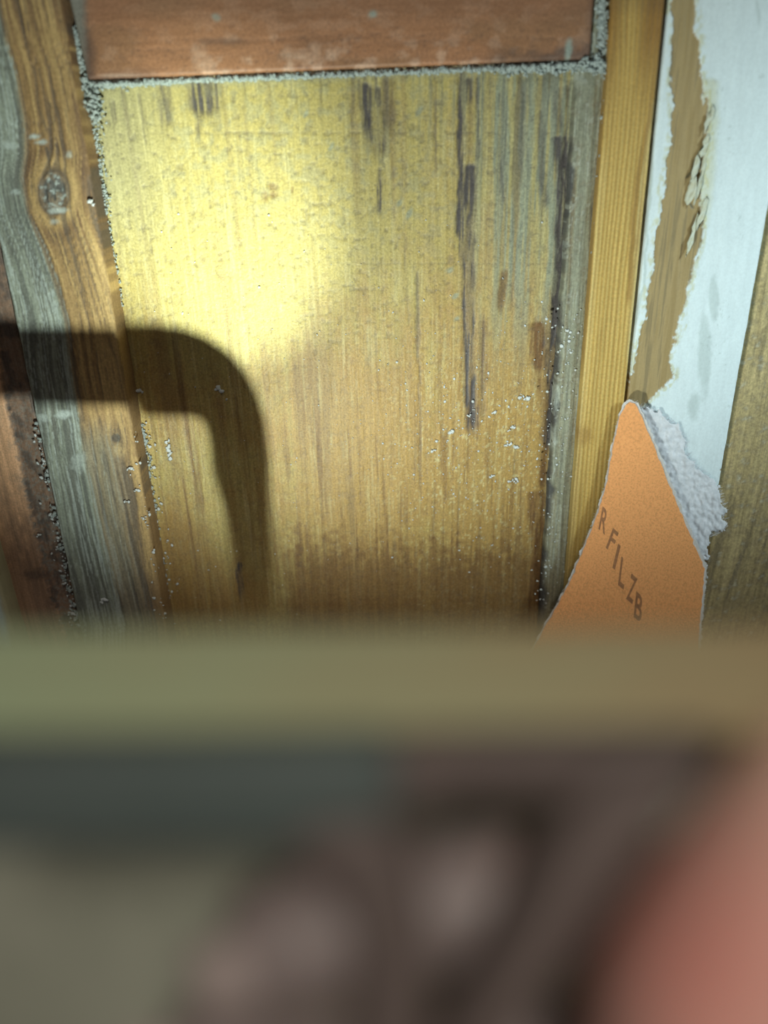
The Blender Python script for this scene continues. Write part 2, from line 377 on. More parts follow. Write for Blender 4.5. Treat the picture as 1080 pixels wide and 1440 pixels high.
bead = board('bead', ((812, 90), (761, 850)), ((853, 100), (792, 850)), Z0+.14, Z0-.70, .006, .030, .0005, M_bead, bead_fn, seed=6, wob=.0007)
child(bead, door); tag(bead, 'grey weathered strip beside the panel')

# ---- clean pine strip
def pine_fn(U, V, X, Z):
    cl = np.interp(V, [100, 850], [853, 790]); cr_ = np.interp(V, [0, 560, 850], [936, 879, 849])
    a = (U-cl)/(cr_-cl)
    wv = a + (fbm(a*2, V/200, 15, 3)-.5)*.10
    ring = .5+.5*np.sin(wv*2*math.pi*11 + 2*fbm(a*3, V/400, 25, 2)); mott = fbm(X/.002, Z/.006, 45, 3)
    g2 = fbm(a*3, V/160, 35, 3)
    brown = ring**2*.58 + ss(.62, .8, g2)*.2
    top = (1-ss(20, 260, V + (g2-.5)*160))
    brown = np.maximum(brown, top*.95*(1-np.exp(-((a-.42)/.2)**2)*.7)); brown = np.maximum(brown, .65*streak(U, V, [(925, 60), (915, 160), (896, 250), (890, 330), (884, 440)], 4, jit=4))
    brown = np.maximum(brown, .45*ss(560, 840, V)); brown = np.maximum(brown, .6*blob(U, V, 822, 612, 14, 14, .7, .8))
    dark = .45*(1-ss(0, .07, a)) + .4*ss(.97, 1, a) + .5*(1-ss(0, 30, V))*.5
    dark = np.maximum(dark, .3*blob(U, V, 888, 612, 30, 12, .6, .6)*(U > 0))
    pale = (1-ring)**2*.35 + .6*streak(U, V, [(920, 140), (903, 260), (892, 400), (882, 520)], 3) + .3*np.exp(-((a-.1)/.06)**2)*ss(180, 260, V)
    return (ring-.5)*-.00028 + (mott-.5)*.0001, {Y_: g2*0, G_: g2*0, DK: dark, BR: brown, PL: pale}
M_pine = wood_mat('clean_pine', (.66, .43, .115), [(PL, (.78, .62, .27)), (BR, (.33, .17, .045)), (DK, (.12, .08, .05))], .5, (500, 500, 14), .2, .3, .3)
trim1 = board('trim_1', ((854, 100), (794, 850)), ((936, 0), (879, 560)), Z0+.14, Z0-.70, .012, .040, .0005, M_pine, pine_fn, seed=7, wob=.0002)
tag(trim1, kind='structure')

# ---- painted board, half stripped
def paint_fn(U, V, X, Z):
    n = fbm(X/.0045, Z/.009, 16, 5); n2 = fbm(X/.0012, Z/.002, 26, 4); g1 = fbm(X/.0014, Z/.04, 36, 4); big = fbm(X/.010, Z/.02, 46, 4)
    bl = poly_x([(946, 0), (944, 120), (942, 190), (938, 240), (925, 330), (916, 390), (908, 430), (900, 480), (896, 500), (878, 560), (860, 700)], V)
    brr = poly_x([(980, 0), (981, 70), (990, 130), (992, 200), (985, 260), (984, 330), (972, 370), (962, 420), (950, 470), (938, 500), (948, 530), (925, 555), (900, 575), (860, 700)], V)
    d = np.minimum(U-bl, brr-U)/5 + (n-.5)*3.6 + (n2-.5)*1.6
    bare = ss(-.25, .25, d)
    bare = np.maximum(bare, ss(.0, .4, (V-775)/14 + (n-.5)*3))
    bare = np.maximum(bare, ss(-.2, .2, (U-poly_x([(1100, 560), (1026, 630), (1018, 655), (1024, 700), (1015, 745), (1012, 790)], V))/5+(n2-.5)*5)*ss(630, 650, V))
    # thin primer rim between paint and bare wood
    rim = np.clip(ss(-2.0, -.5, d) * (1-bare), 0, 1)*ss(.35, .6, n2)
    grey = .55*(blob(U, V, 1003, 420, 7, 30, .3, .5)+blob(U, V, 990, 500, 9, 55, .3, .5)+blob(U, V, 975, 570, 8, 18, .4, .6)) + .8*ss(.68, .74, n2)*ss(.6, .7, big)*.5
    grey = np.maximum(grey, .45*streak(U, V, [(1063, 0), (1067, 46)], 2, jit=4)); grey = np.maximum(grey, .6*streak(U, V, [(930, 60), (918, 200), (905, 400), (890, 470)], 1.6, jit=5))
    crust = np.zeros_like(U)
    crust = np.maximum(crust, streak(U, V, [(996, 110), (996, 180), (985, 280), (980, 340)], 13, jit=8)*(1-bare)*.8)
    dark = .7*streak(U, V, [(978, 222), (974, 240), (964, 252)], 2.2, fade=3) + .7*streak(U, V, [(968, 282), (976, 295)], 1.8, fade=3) + .45*streak(U, V, [(977, 300), (968, 350)], 1.6)
    dark = np.maximum(dark, .9*(1-ss(0, 3, U-poly_x([(938, 0), (880, 560), (850, 850)], V)))); dark = np.maximum(dark, .35*bare*ss(.6, .72, 1-g1)); dark = np.maximum(dark, .8*blob(U, V, 911, 570, 4.5, 4, .4, .8))
    warm = crust; white = 1-bare
    h = white*.0007 + crust*.0006*(n2+.3) + (g1-.5)*.0002 + (n2-.5)*.00018*(1+crust*3) + (big-.5)*.0005 - dark*.0004
    return h, {Y_: bare, G_: grey*white, DK: dark, BR: np.clip(bare*ss(.45, .7, g1)*.5, 0, 1), PL: np.clip(rim*.8+crust*.75, 0, 1)}
M_paint = wood_mat('flaking_white_paint', (.80, .89, .91), [(G_, (.50, .58, .56)), (PL, (.66, .66, .45)), (Y_, (.44, .32, .155)), (BR, (.32, .22, .09)), (DK, (.07, .075, .06))], .5, (300, 300, 60), .05, .10, .15)
trim2 = board('trim_2', ((940, 0), (883, 560)), ((1080, 290), (1016, 650)), Z0+.14, Z0-.70, .010, .040, .0004, M_paint, paint_fn, seed=8, wob=.0003)
tag(trim2, kind='structure')

# ---- outer plank on the right
def right_fn(U, V, X, Z):
    xx = (X-.19)/.012 + .6*np.sin(Z*22)
    g1 = fbm(xx*4, Z/.09, 17, 4); g3 = fbm(xx*12, Z/.02, 27, 3); mott = fbm(X/.003, Z/.003, 37, 4)
    return (g1-.5)*.0006+(g3-.5)*.0003, {Y_: ss(.4, .65, g1)*.6, G_: ss(.5, .7, mott)*.35, DK: ss(.58, .72, 1-g1)*.5+ss(.62, .76, g3)*.3, BR: ss(.4, .65, mott)*.4+.35*ss(600, 850, V), PL: ss(.68, .76, mott)*.5}
M_right = wood_mat('dull_brown_plank', (.50, .38, .18), [(Y_, (.58, .46, .23)), (G_, (.44, .42, .29)), (BR, (.33, .23, .11)), (DK, (.15, .12, .08)), (PL, (.55, .52, .40))], .6, (500, 500, 20), .3, .5, .4)
wr = board('wall_right', ((1083, 290), (1019, 650)), ((1700, 290), (1600, 650)), Z0+.14, Z0-.70, .006, .036, .0009, M_right, right_fn, seed=9)
tag(wr, kind='structure')

# ---- reddish plank on the left
def left_fn(U, V, X, Z):
    g1 = fbm(X/.002, Z/.06, 18, 4); mott = fbm(X/.004, Z/.006, 28, 4); fine = fbm(X/.0012, Z/.0014, 38, 3)
    edge = poly_x([(-80, 100), (-20, 400), (6, 560), (12, 590), (30, 680), (45, 740), (60, 810), (75, 860), (90, 900)], V)
    band = ss(-2, 6, U-edge+(fine-.5)*10)
    brown = np.maximum(band*.85, ss(620, 800, V+(mott-.5)*160)*.65); dark = band*ss(.45, .65, mott)*.6+ss(.6, .74, 1-g1)*.3
    dark = np.maximum(dark, .6*blob(U, V, 48, 808, 18, 8, .5, 1.0))
    grey = band*ss(.45, .65, fine)*.5*(.3+.7*ss(500, 640, V)); pale = ss(.66, .74, fine)*.7*band*ss(540, 640, V) + ss(.6, .8, mott)*.25
    return (g1-.5)*.0004+(mott-.5)*.0005-band*.0015, {Y_: mott*0, G_: grey, DK: dark, BR: brown, PL: pale}
M_left = wood_mat('orange_brown_plank', (.90, .53, .30), [(PL, (.66, .50, .34)), (BR, (.20, .135, .10)), (G_, (.30, .32, .29)), (DK, (.085, .075, .07))], .6, (500, 500, 20), .25, .4, .4)
wl = board('wall_left', ((-700, 350), (-560, 880)), ((-4, 330), (110, 880)), Z0+.14, Z0-.70, .010, .044, .0006, M_left, left_fn, seed=10)
tag(wl, kind='structure')

# ---- pale painted edge board at the far lower left
def pale_fn(U, V, X, Z):
    n = fbm(X/.003, Z/.01, 19, 4); e = ss(-14, -4, U-poly_x([(-90, 500), (0, 815), (25, 905)], V)+(n-.5)*6)
    return (n-.5)*.0003, {Y_: e, G_: n*0, DK: n*0, BR: n*0, PL: n*0}
trim3 = board('trim_3', ((-560, 500), (-450, 905)), ((-96, 500), (26, 905)), Z0-.10, Z0-.70, .022, .020, .0008,
              wood_mat('chalky_white_paint', (.70, .84, .80), [(Y_, (.60, .56, .33))], .5, (200, 200, 40), .06, .1, .1), pale_fn, seed=11)
tag(trim3, kind='structure')

# ================================================================== DUST AND CHIPS
rng = random.Random(4)
M_dust = plain_mat('grey_dust', (.24, .28, .27), (.54, .60, .57), 900, .95, .3)
M_chip = plain_mat('white_chip', (.62, .66, .64), (.80, .84, .84), 700, .8, .2)
_t = bmesh.new(); bmesh.ops.create_icosphere(_t, subdivisions=1, radius=1)
ICO_V = np.array([v.co[:] for v in _t.verts]); ICO_F = np.array([[v.index for v in f.verts] for f in _t.faces]); _t.free()
nr = np.random.RandomState(12)
def lump(acc, p, s, flat=.6):
    r = rng.random; a = r()*6.28
    V = ICO_V*np.array((s*(.6+r()*.9), s*flat, s*(.6+r()*.6)))
    V = np.stack([V[:, 0]*math.cos(a)+V[:, 2]*math.sin(a), V[:, 1], V[:, 2]*math.cos(a)-V[:, 0]*math.sin(a)], 1)
    acc.append(V + np.array(p[:]) + (nr.rand(12, 3)-.5)*s*np.array((.7, .35, .7)))
def lumps_mesh(name, acc):
    V = np.concatenate(acc); n = len(acc)
    Fc = (ICO_F[None]+np.arange(n)[:, None, None]*12).reshape(-1, 3)
    me = bpy.data.meshes.new(name); me.vertices.add(len(V)); me.vertices.foreach_set('co', V.reshape(-1))
    me.loops.add(len(Fc)*3); me.loops.foreach_set('vertex_index', Fc.reshape(-1).astype(np.int32))
    me.polygons.add(len(Fc)); me.polygons.foreach_set('loop_start', np.arange(0, len(Fc)*3, 3, dtype=np.int32))
    me.update(calc_edges=True); me.validate(); return me
def mesh_of(name, bm, mat, smooth=False):
    me = bpy.data.meshes.new(name); bm.to_mesh(me); bm.free(); return link(name, me, mat, None, smooth)
# fluff packed in the joint under the rail and in the corners
bm = []
def seam(p, q, off0, n, s, spread, off1=None):
    for i in range(n):
        t = rng.random(); off = off0 if off1 is None else off0+(off1-off0)*rng.random()
        a = at(p[0]+(q[0]-p[0])*t + rng.gauss(0, spread), p[1]+(q[1]-p[1])*t + rng.gauss(0, spread), off)
        lump(bm, a, s*(.4+rng.random()))
seam((128, 118), (835, 90), .002, 2200, .0008, 1.5, .008)
seam((128, 121), (240, 114), .001, 300, .0007, 2.5, .005); seam((700, 96), (838, 92), .001, 700, .0008, 4, .006)
seam((100, 40), (118, 120), .006, 420, .0006, 5); seam((118, 112), (134, 160), .001, 420, .0008, 6, .008)
seam((130, 140), (150, 300), .002, 260, .0005, 4); seam((828, 90), (858, 96), .002, 400, .0008, 6, .010); seam((846, 0), (850, 110), .008, 420, .0006, 4)
seam((152, 310), (172, 430), .001, 90, .0005, 1.5); seam((200, 595), (236, 860), .001, 260, .0007, 2.0)
seam((50, 590), (108, 880), .011, 90, .0010, 3); seam((852, 140), (832, 400), .010, 60, .0006, 2.5)
fl = link('dust', lumps_mesh('dust', bm), M_dust); tag(fl, 'grey fluffy dust packed in the joints round the golden panel', 'dust', kind='stuff')
bm = []
for i in range(620):                      # sanding dust on the panel, thickest low down right of centre
    x, y = rng.gauss(670, 85), rng.gauss(610, 85)
    if i > 430: x, y = rng.uniform(200, 820), rng.uniform(300, 880)
    if x < 205+(y-590)*.17 or x > 775 or y < 130: continue
    lump(bm, at(x, y, .0003), .00022+.00045*rng.random()**3, .5)
for i in range(240):
    y = rng.uniform(590, 880); x = rng.gauss(0, 9)+(60+(y-600)*.17 if i % 2 else 200+(y-600)*.14)
    lump(bm, at(x, y, .011 if i % 2 else (.016 if x < 190+(y-600)*.17 else .001)), .0003+.0007*rng.random()**2, .5)
for i in range(150):
    y = rng.uniform(430, 850); x = rng.gauss(0, 14)+800-(y-400)*.08
    lump(bm, at(x, y, .0065), .0003+.0005*rng.random()**2, .5)
sp = link('sanding_dust', lumps_mesh('sanding_dust', bm), M_chip); tag(sp, 'fine white sanding dust specks scattered over the brown panel', 'dust', kind='stuff')
def chip(x, y, w_, h_, off, label, group):
    bm = []; p = at(x, y, off)
    k = Vector(p); n = max(3, int(max(w_, h_)/2.2))
    for j in range(n):
        t = (j+.5)/n-.5
        q = Vector((t*w_*.00038, 0, (rng.random()-.5)*h_*.0003)) if w_ >= h_ else Vector(((rng.random()-.5)*w_*.0003, 0, t*h_*.00038))
        lump(bm, q, .00075*max(1, min(w_, h_)/6)*(.6+rng.random()*.8), .6)
    me = lumps_mesh('paint_chip', bm)
    o = link('paint_chip', me, M_chip); o.location = k; o.rotation_euler = (0, rng.uniform(-.5, .3), 0)
    tag(o, label, 'paint chip', group)
G1, G2, G3 = 'white paint chips on the golden panel', 'paint chips in the left groove', 'paint chips on the stile edge'
for x, y, w_, h_, lb in (
    (737, 559, 15, 7, 'largest white flake on the panel, topmost beside the dark crack'),
    (719, 603, 11, 6, 'round white chip on the panel below the largest flake'),
    (714, 625, 12, 5, 'flat white chip, left one of a touching pair on the panel'),
    (726, 629, 9, 5, 'small white chip, right one of a touching pair on the panel'),
    (694, 580, 6, 4, 'tiny pale chip on the panel just left of the round chip'),
    (660, 585, 6, 4, 'tiny pale chip on the brown streak of the panel'),
    (722, 676, 15, 6, 'wide white smear of chips low on the panel near the dark crack'),
    (692, 670, 8, 4, 'small pale chip left of the wide low smear on the panel'),
    (635, 608, 7, 4, 'pale chip on the panel left of the brown streak tip'),
    (610, 634, 7, 4, 'leftmost pale chip of those on the lower panel')):
    chip(x, y, w_, h_, .0006, lb, G1)
for x, y, lb in ((73, 724, 'topmost big white chip in the dark groove at left'), (54, 752, 'white chip at the left rim of the dark left groove'),
                 (81, 771, 'white chip in the dark left groove, second from its top'), (92, 820, 'white chip in the dark left groove above the lowest one'),
                 (100, 862, 'lowest white chip in the dark left groove')):
    chip(x, y, 8, 7, .0105, lb, G2)
for x, y, lb in ((178, 705, 'white chip on the stile beside its reddish streak'), (192, 690, 'white chip nearest the joint on the lower stile'),
                 (202, 728, 'lower white chip close to the stile and panel joint'), (182, 660, 'white smear under the small lower knot of the stile')):
    chip(x, y, 8, 6, .0160, lb, G3)
chip(146, 844, 12, 7, .0160, 'single larger white chip low on the grey face of the stile', None)
chip(237, 632, 8, 30, .0005, 'tall smeared white chip on the panel just right of the stile joint', None)
chip(308, 547, 10, 9, .0005, 'pale splinter chip lying inside the curved shadow on the panel', None)
chip(194, 549, 14, 4, .001, 'flat pale sliver beside the stile inside the dark shadow band', None)
chip(128, 285, 8, 6, .016, 'white chip on the edge of the stile right of the big knot', None)

# curled flakes of paint on the stripped board
M_flake = plain_mat('cream_flake', (.62, .60, .42), (.72, .76, .66), 500, .6, .2)
for (x, y, w_, h_, tilt) in ((976, 235, 10, 34, .5), (972, 268, 16, 30, -.3), (990, 205, 12, 26, .4), (996, 168, 10, 30, .3), (972, 330, 7, 50, .5), (984, 250, 6, 60, .6), (986, 300, 7, 40, .3)):
    bm = bmesh.new(); gx, gy = 5, 7; vs = []
    c = at(x, y, .0112)
    for j in range(gy):
        for i in range(gx):
            a, b = i/(gx-1)-.5, j/(gy-1)-.5
            wd = w_*.00024*math.sqrt(max(.05, 1-(2*b)**2*.95))*(1+.3*(rng.random()-.5))
            vs.append(bm.verts.new(Vector((a*wd - b*h_*.00004*2, -.0012*(a+.5)**2*(1-b*b*3)-(rng.random())*.0005, -b*h_*.00038)) + Vector((rng.gauss(0, .00035), 0, rng.gauss(0, .0003)))))
    for j in range(gy-1):
        for i in range(gx-1): bm.faces.new((vs[j*gx+i], vs[j*gx+i+1], vs[(j+1)*gx+i+1], vs[(j+1)*gx+i]))
    me = bpy.data.meshes.new('paint_flake'); bm.to_mesh(me); bm.free()
    o = link('paint_flake', me, M_flake, None, True); o.location = c; o.rotation_euler = (0, 0, tilt)
    s_ = o.modifiers.new('thick', 'SOLIDIFY'); s_.thickness = .0003
    o.parent = trim2; o.matrix_parent_inverse = Matrix()

# ================================================================== ORANGE SANDING SHEET AND FLEECE
def outline_obj(name, pts, off, thick, mat, rag=0, seed=1, sub=6, offfn=None, parent=None, subd=True):
    r = random.Random(seed); P = []
    n = len(pts)
    for i in range(n):
        a, b = pts[i], pts[(i+1) % n]
        k = max(1, int(math.hypot(b[0]-a[0], b[1]-a[1])/sub))
        for j in range(k):
            t = j/k; P.append((a[0]+(b[0]-a[0])*t + r.gauss(0, rag), a[1]+(b[1]-a[1])*t + r.gauss(0, rag)))
    of = offfn or (lambda x, y: off)
    return prism(name, [at(x, y, of(x, y)+thick) for x, y in P], [at(x, y, of(x, y)) for x, y in P], mat, parent)
M_orange = wood_mat('orange_abrasive', (1.0, .44, .165), [], .85, (900, 900, 900), .08, .22, .5, .2)
M_white_back = plain_mat('white_velour', (.60, .58, .55), (.75, .74, .72), 900, .95, .4)
SH = [(880, 569), (886, 565), (893, 568), (902, 585), (925, 640), (950, 705), (972, 755), (991, 800), (990, 815), (984, 880), (976, 1010), (700, 1010), (765, 885), (800, 822), (822, 770), (843, 715), (853, 680), (862, 630), (872, 585)]
sheet_off = lambda x, y: .0165 + .004*max(0, (y-600)/400)
root = empty('sanding_sheet', at(885, 700, .016)); tag(root, 'orange triangular sanding sheet with printed dark letters standing tip up', 'sandpaper')
front = outline_obj('abrasive_face', SH, 0, .0007, M_orange, .5, 3, 5, lambda x, y: sheet_off(x, y)+.0010, root); tag(front, 'orange printed face')
SB = [(x+3.5 if x > 890 else x-2.0, y-1.5) for x, y in SH]
back = outline_obj('velour_backing', SB, 0, .0010, M_white_back, .9, 5, 4, sheet_off, root); tag(back, 'fuzzy whitish backing')
# fuzzy fibres standing out of the backing edge
cu_ = bpy.data.curves.new('fibre', 'CURVE'); cu_.dimensions = '3D'; cu_.bevel_depth = .00007; cu_.bevel_resolution = 0
def fibre(c_, p, v, n=3):
    s_ = c_.splines.new('POLY'); s_.points.add(n-1)
    for i in range(n):
        t = i/(n-1); q = p + v*t + Vector((rng.gauss(0, .0002), rng.gauss(0, .0001), rng.gauss(0, .0002)))*t
        s_.points[i].co = (*q, 1)
for i in range(len(SB)-1):
    a, b = SB[i], SB[i+1]
    if a[1] > 930: continue
    for k in range(int(math.hypot(b[0]-a[0], b[1]-a[1])*1.1)):
        t = rng.random(); x = a[0]+(b[0]-a[0])*t; y = a[1]+(b[1]-a[1])*t
        s_ = 1 if x > 890 else -1
        fibre(cu_, at(x-s_*2, y, sheet_off(x, y)+.0006), Vector((s_*(.0004+rng.random()*.0010), 0, rng.gauss(.0002, .0005))))
fo = bpy.data.objects.new('fibre_fringe', cu_); scene.collection.objects.link(fo); cu_.materials.append(M_white_back); child(fo, root); fo['kind'] = 'stuff'
# printed letters, each running down the sheet
M_ink = plain_mat('brown_ink', (.30, .13, .06), (.52, .23, .10), 500, .8, .1)
def letter(ch, px, py, hgt, wid, lean):
    cv = bpy.data.curves.new('print', 'FONT'); cv.body = ch; cv.size = 1; cv.offset = .018
    tmp = bpy.data.objects.new('tmp', cv); scene.collection.objects.link(tmp)
    dg = bpy.context.evaluated_depsgraph_get(); me = bpy.data.meshes.new_from_object(tmp.evaluated_get(dg))
    bpy.data.objects.remove(tmp)
    xs = [v.co.x for v in me.vertices]; ys = [v.co.y for v in me.vertices]
    x0, x1, y0, y1 = min(xs), max(xs), min(ys), max(ys)
    for v in me.vertices:
        a = (v.co.x-x0)/max(1e-6, x1-x0)-.5; b = (v.co.y-y0)/(y1-y0)
        X_ = px + a*wid + b*lean; Y_p = py + a*wid*.9 - b*hgt
        v.co = at(X_, Y_p, sheet_off(X_, Y_p)+.0010+.0007+.00008)
    o = link('printed_letter', me, M_ink); child(o, root); o['label'] = 'dark brown printed letter'
for ch, x, y, h_, w_, l_ in (('R', 846, 748, 32, 9, 6), ('F', 856, 774, 28, 8, 10), ('I', 863, 800, 34, 3.5, 8), ('L', 873, 826, 40, 8, 5), ('Z', 885, 846, 36, 9, 7), ('B', 896, 872, 36, 10, 4)):
    letter(ch, x, y, h_, w_, l_)
# greyish white fleece / torn fuzzy scrap behind the sheet
FP = [(893, 570), (908, 572), (925, 580), (945, 594), (962, 612), (968, 640), (980, 655), (998, 672), (1012, 690), (1020, 715), (1018, 745), (1000, 752), (994, 775), (992, 820), (965, 770), (935, 700), (905, 620)]
M_fleece = plain_mat('grey_white_fleece', (.66, .68, .72), (.86, .86, .90), 420, .95, .8)
fr = empty('torn_fleece_scrap', at(950, 700, .012)); tag(fr, 'ragged greyish white fuzzy scrap between orange sheet and white painted board', 'fleece')
def fleece_mesh(pts):
    # fine pillowy heightfield clipped to the ragged outline
    from mathutils.geometry import intersect_point_tri_2d
    xs = np.arange(885, 1036, 1.6); ys = np.arange(566, 820, 1.6); Xg, Yg = np.meshgrid(xs, ys)
    inside = np.zeros(Xg.shape, bool); n = len(pts)
    jx = Xg + (fbm(Xg/9, Yg/9, 77, 4)-.5)*22; jy = Yg + (fbm(Xg/9, Yg/9, 99, 4)-.5)*22
    for i in range(n):
        (x1, y1), (x2, y2) = pts[i], pts[(i+1) % n]
        cond = ((y1 > jy) != (y2 > jy)) & (jx < (x2-x1)*(jy-y1)/((y2-y1) or 1e-9)+x1)
        inside ^= cond
    H = .0014 + (fbm(Xg/5, Yg/7, 55, 4)-.4)*.0022
    ids = {}; bm_ = bmesh.new()
    def vid(i, j):
        if (i, j) not in ids: ids[(i, j)] = bm_.verts.new(at(xs[i], ys[j], .0112+max(.0002, H[j, i])))
        return ids[(i, j)]
    for j in range(len(ys)-1):
        for i in range(len(xs)-1):
            if inside[j, i] and inside[j+1, i+1]:
                bm_.faces.new((vid(i, j), vid(i, j+1), vid(i+1, j+1), vid(i+1, j)))
    return bm_
fm = mesh_of('fleece_body', fleece_mesh(FP), M_fleece, True); child(fm, fr)
sm = fm.modifiers.new('thick', 'SOLIDIFY'); sm.thickness = .0006; sm.offset = -1
c2 = bpy.data.curves.new('fleece_fibre', 'CURVE'); c2.dimensions = '3D'; c2.bevel_depth = .00008; c2.bevel_resolution = 0
for i in range(len(FP)-6):
    a, b = FP[i], FP[i+1]
    for k in range(int(math.hypot(b[0]-a[0], b[1]-a[1])*1.4)):
        t = rng.random(); x = a[0]+(b[0]-a[0])*t-rng.random()*6; y = a[1]+(b[1]-a[1])*t+rng.random()*4
        fibre(c2, at(x, y, .0118), Vector((.0003+rng.random()*.0020, -.0003, .0004+rng.random()*.0012)))
fo2 = bpy.data.objects.new('fibre_fringe', c2); scene.collection.objects.link(fo2); c2.materials.append(M_fleece); child(fo2, fr); fo2['kind'] = 'stuff'

# ================================================================== HOOKED BAR THAT THROWS THE CURVED SHADOW
M_black = plain_mat('black_steel', (.015, .015, .015), (.03, .03, .028), 200, .5, .1)
top = [(-260, 462, .015), (-100, 460, .015), (0, 460, .015), (161, 460, .015), (167, 459, .010), (172, 457, .005), (178, 455, 0), (215, 455, 0), (260, 461, 0), (292, 474, 0), (322, 495, 0), (346, 523, 0), (363, 556, 0), (373, 590, 0), (379, 640, 0), (381, 720, 0), (385, 800, 0), (388, 900, 0), (390, 1010, 0)]
bot = [(-260, 566, .015), (-100, 567, .015), (0, 568, .015), (181, 571, .015), (187, 574, .010), (193, 579, .005), (200, 584, 0), (215, 585, 0), (245, 586, 0), (262, 586, 0), (274, 587, 0), (283, 590, 0), (289, 600, 0), (294, 620, 0), (298, 665, 0), (316, 720, 0), (330, 800, 0), (334, 900, 0), (336, 1010, 0)]
def bar_point(x, y, off, k):
    Q = at(x, y, off); t = (.30 - .10*max(0, min(1, (y-640)/300)))*k
    f_ = t * (.25/(.25-off))
    return LAMP + (Q-LAMP)*f_
bm = bmesh.new(); rows = []
for (a, b) in zip(top, bot):
    c = [bm.verts.new(bar_point(*a, 1)), bm.verts.new(bar_point(*b, 1)), bm.verts.new(bar_point(*b, .93)), bm.verts.new(bar_point(*a, .93))]
    rows.append(c)
for r1, r2 in zip(rows[:-1], rows[1:]):
    for i in range(4): bm.faces.new((r1[i], r1[(i+1) % 4], r2[(i+1) % 4], r2[i]))
bm.faces.new(rows[0]); bm.faces.new(rows[-1][::-1]); bmesh.ops.recalc_face_normals(bm, faces=bm.faces)
hb = mesh_of('hooked_bar', bm, M_black); tag(hb, 'black hooked flat bar below the panel, seen through its curved shadow', 'metal bar')

# the torch itself, hidden low behind the board in the foreground
tr = empty('work_torch', LAMP); tag(tr, 'small black work torch low behind the boards, lighting the panel', 'torch')
ax = (AIM-LAMP).normalized(); q = ax.to_track_quat('Z', 'Y').to_matrix().to_4x4()
def lathe(name, prof, mat, parent, origin, rot, n=24):
    bm = bmesh.new(); rings = []
    for r_, z_ in prof:
        rings.append([bm.verts.new(origin + (rot @ Vector((r_*math.cos(2*math.pi*i/n), r_*math.sin(2*math.pi*i/n), z_)))) for i in range(n)])
    for a, b in zip(rings[:-1], rings[1:]):
        for i in range(n): bm.faces.new((a[i], a[(i+1) % n], b[(i+1) % n], b[i]))
    bm.faces.new(rings[0][::-1]); bm.faces.new(rings[-1]); bmesh.ops.recalc_face_normals(bm, faces=bm.faces)
    o = mesh_of(name, bm, mat, False); child(o, parent); return o
lathe('body', [(.004, -.075), (.0075, -.073), (.0075, -.03), (.009, -.026), (.009, -.004), (.008, -.003)], M_black, tr, LAMP, q)
mt, nt, b_ = node_mat('torch_lens'); b_.inputs['Emission Color'].default_value = (.8, 1, .9, 1); b_.inputs['Emission Strength'].default_value = 3; b_.inputs['Base Color'].default_value = (.8, .9, .85, 1)
lathe('lens', [(.007, -.0029), (.007, -.0024), (.003, -.0022)], mt, tr, LAMP, q)

# ================================================================== FOREGROUND, OUT OF FOCUS
def cross_prism(name, sec, x0, x1, mat, parent=None, bevel=.001, n=1, dy=(0, 0)):
    """long bar across the view: section corners (py, depth), running from px x0 to x1"""
    A = [near(540, py, d) for py, d in sec]
    vx = cr
    L_ = [p + vx*x0 + cu*dy[0] for p in A]; R_ = [p + vx*x1 + cu*dy[1] for p in A]
    return prism(name, L_, R_, mat, parent, bevel)
mt, nt, b_ = node_mat('lime_washed_batten')
tc = nt.nodes.new('ShaderNodeTexCoord'); sx = nt.nodes.new('ShaderNodeSeparateXYZ'); nt.links.new(tc.outputs['Object'], sx.inputs[0])
n1 = grain_noise(nt, 40, (1, 6, 6), 3, .6)
ad = nt.nodes.new('ShaderNodeMath'); ad.operation = 'MULTIPLY_ADD'; nt.links.new(n1, ad.inputs[0]); ad.inputs[1].default_value = .05
nt.links.new(sx.outputs[0], ad.inputs[2])
c_ = mixc(nt, remap(nt, ad.outputs[0], -.02, .075), (.38, .45, .265), (.37, .265, .135))
nt.links.new(c_, b_.inputs['Base Color']); b_.inputs['Roughness'].default_value = .7
M_batten = mt
batten = cross_prism('batten', [(883, .088), (1040, .079), (1078, .094), (930, .110)], -.32, .32, M_batten, None, .0008, dy=(-.0019, .0019))
tag(batten, 'blurred pale yellow-green wooden batten running right across the frame', 'batten')
M_board = plain_mat('grey_green_board', (.29, .295, .225), (.36, .36, .28), 30, .7, .1)
bb = cross_prism('board', [(985, .126), (1750, .124), (1750, .134), (1010, .137)], -.32, .32, M_board, None, .001)
tag(bb, 'blurred dull grey-green board filling the lower left behind the fingers', 'board')
# dark handle
M_grip = plain_mat('dark_grey_lit_handle', (.085, .112, .102), (.11, .135, .125), 60, .6, .1)  # greenish tint of light on the left bar put into its colour
M_leg = plain_mat('dark_brown_handle', (.125, .094, .083), (.155, .118, .104), 60, .6, .1)
hr = empty('tool_handle', near(540, 1250, .066)); tag(hr, 'blurred dark tool handle with a grey crossbar and two brown legs', 'tool')
def flat(name, pts, d0, d1, mat, parent, bev=.0015):
    d0 *= .86; d1 *= .86
    return prism(name, [near(x, y, d0) for x, y in pts], [near(x, y, d0) + fw*(d1-d0) for x, y in pts], mat, parent, bev)
flat('crossbar', [(-300, 1058), (560, 1046), (560, 1165), (470, 1178), (420, 1200), (-300, 1205)], .076, .084, M_grip, hr)
flat('bridge', [(545, 1046), (1030, 1040), (985, 1120), (800, 1135), (640, 1130), (545, 1165)], .077, .084, M_leg, hr)
flat('curved_leg', [(430, 1165), (545, 1150), (585, 1225), (608, 1330), (606, 1460), (590, 1660), (480, 1660), (500, 1460), (500, 1340), (475, 1265), (425, 1225), (390, 1205)], .075, .083, M_leg, hr)
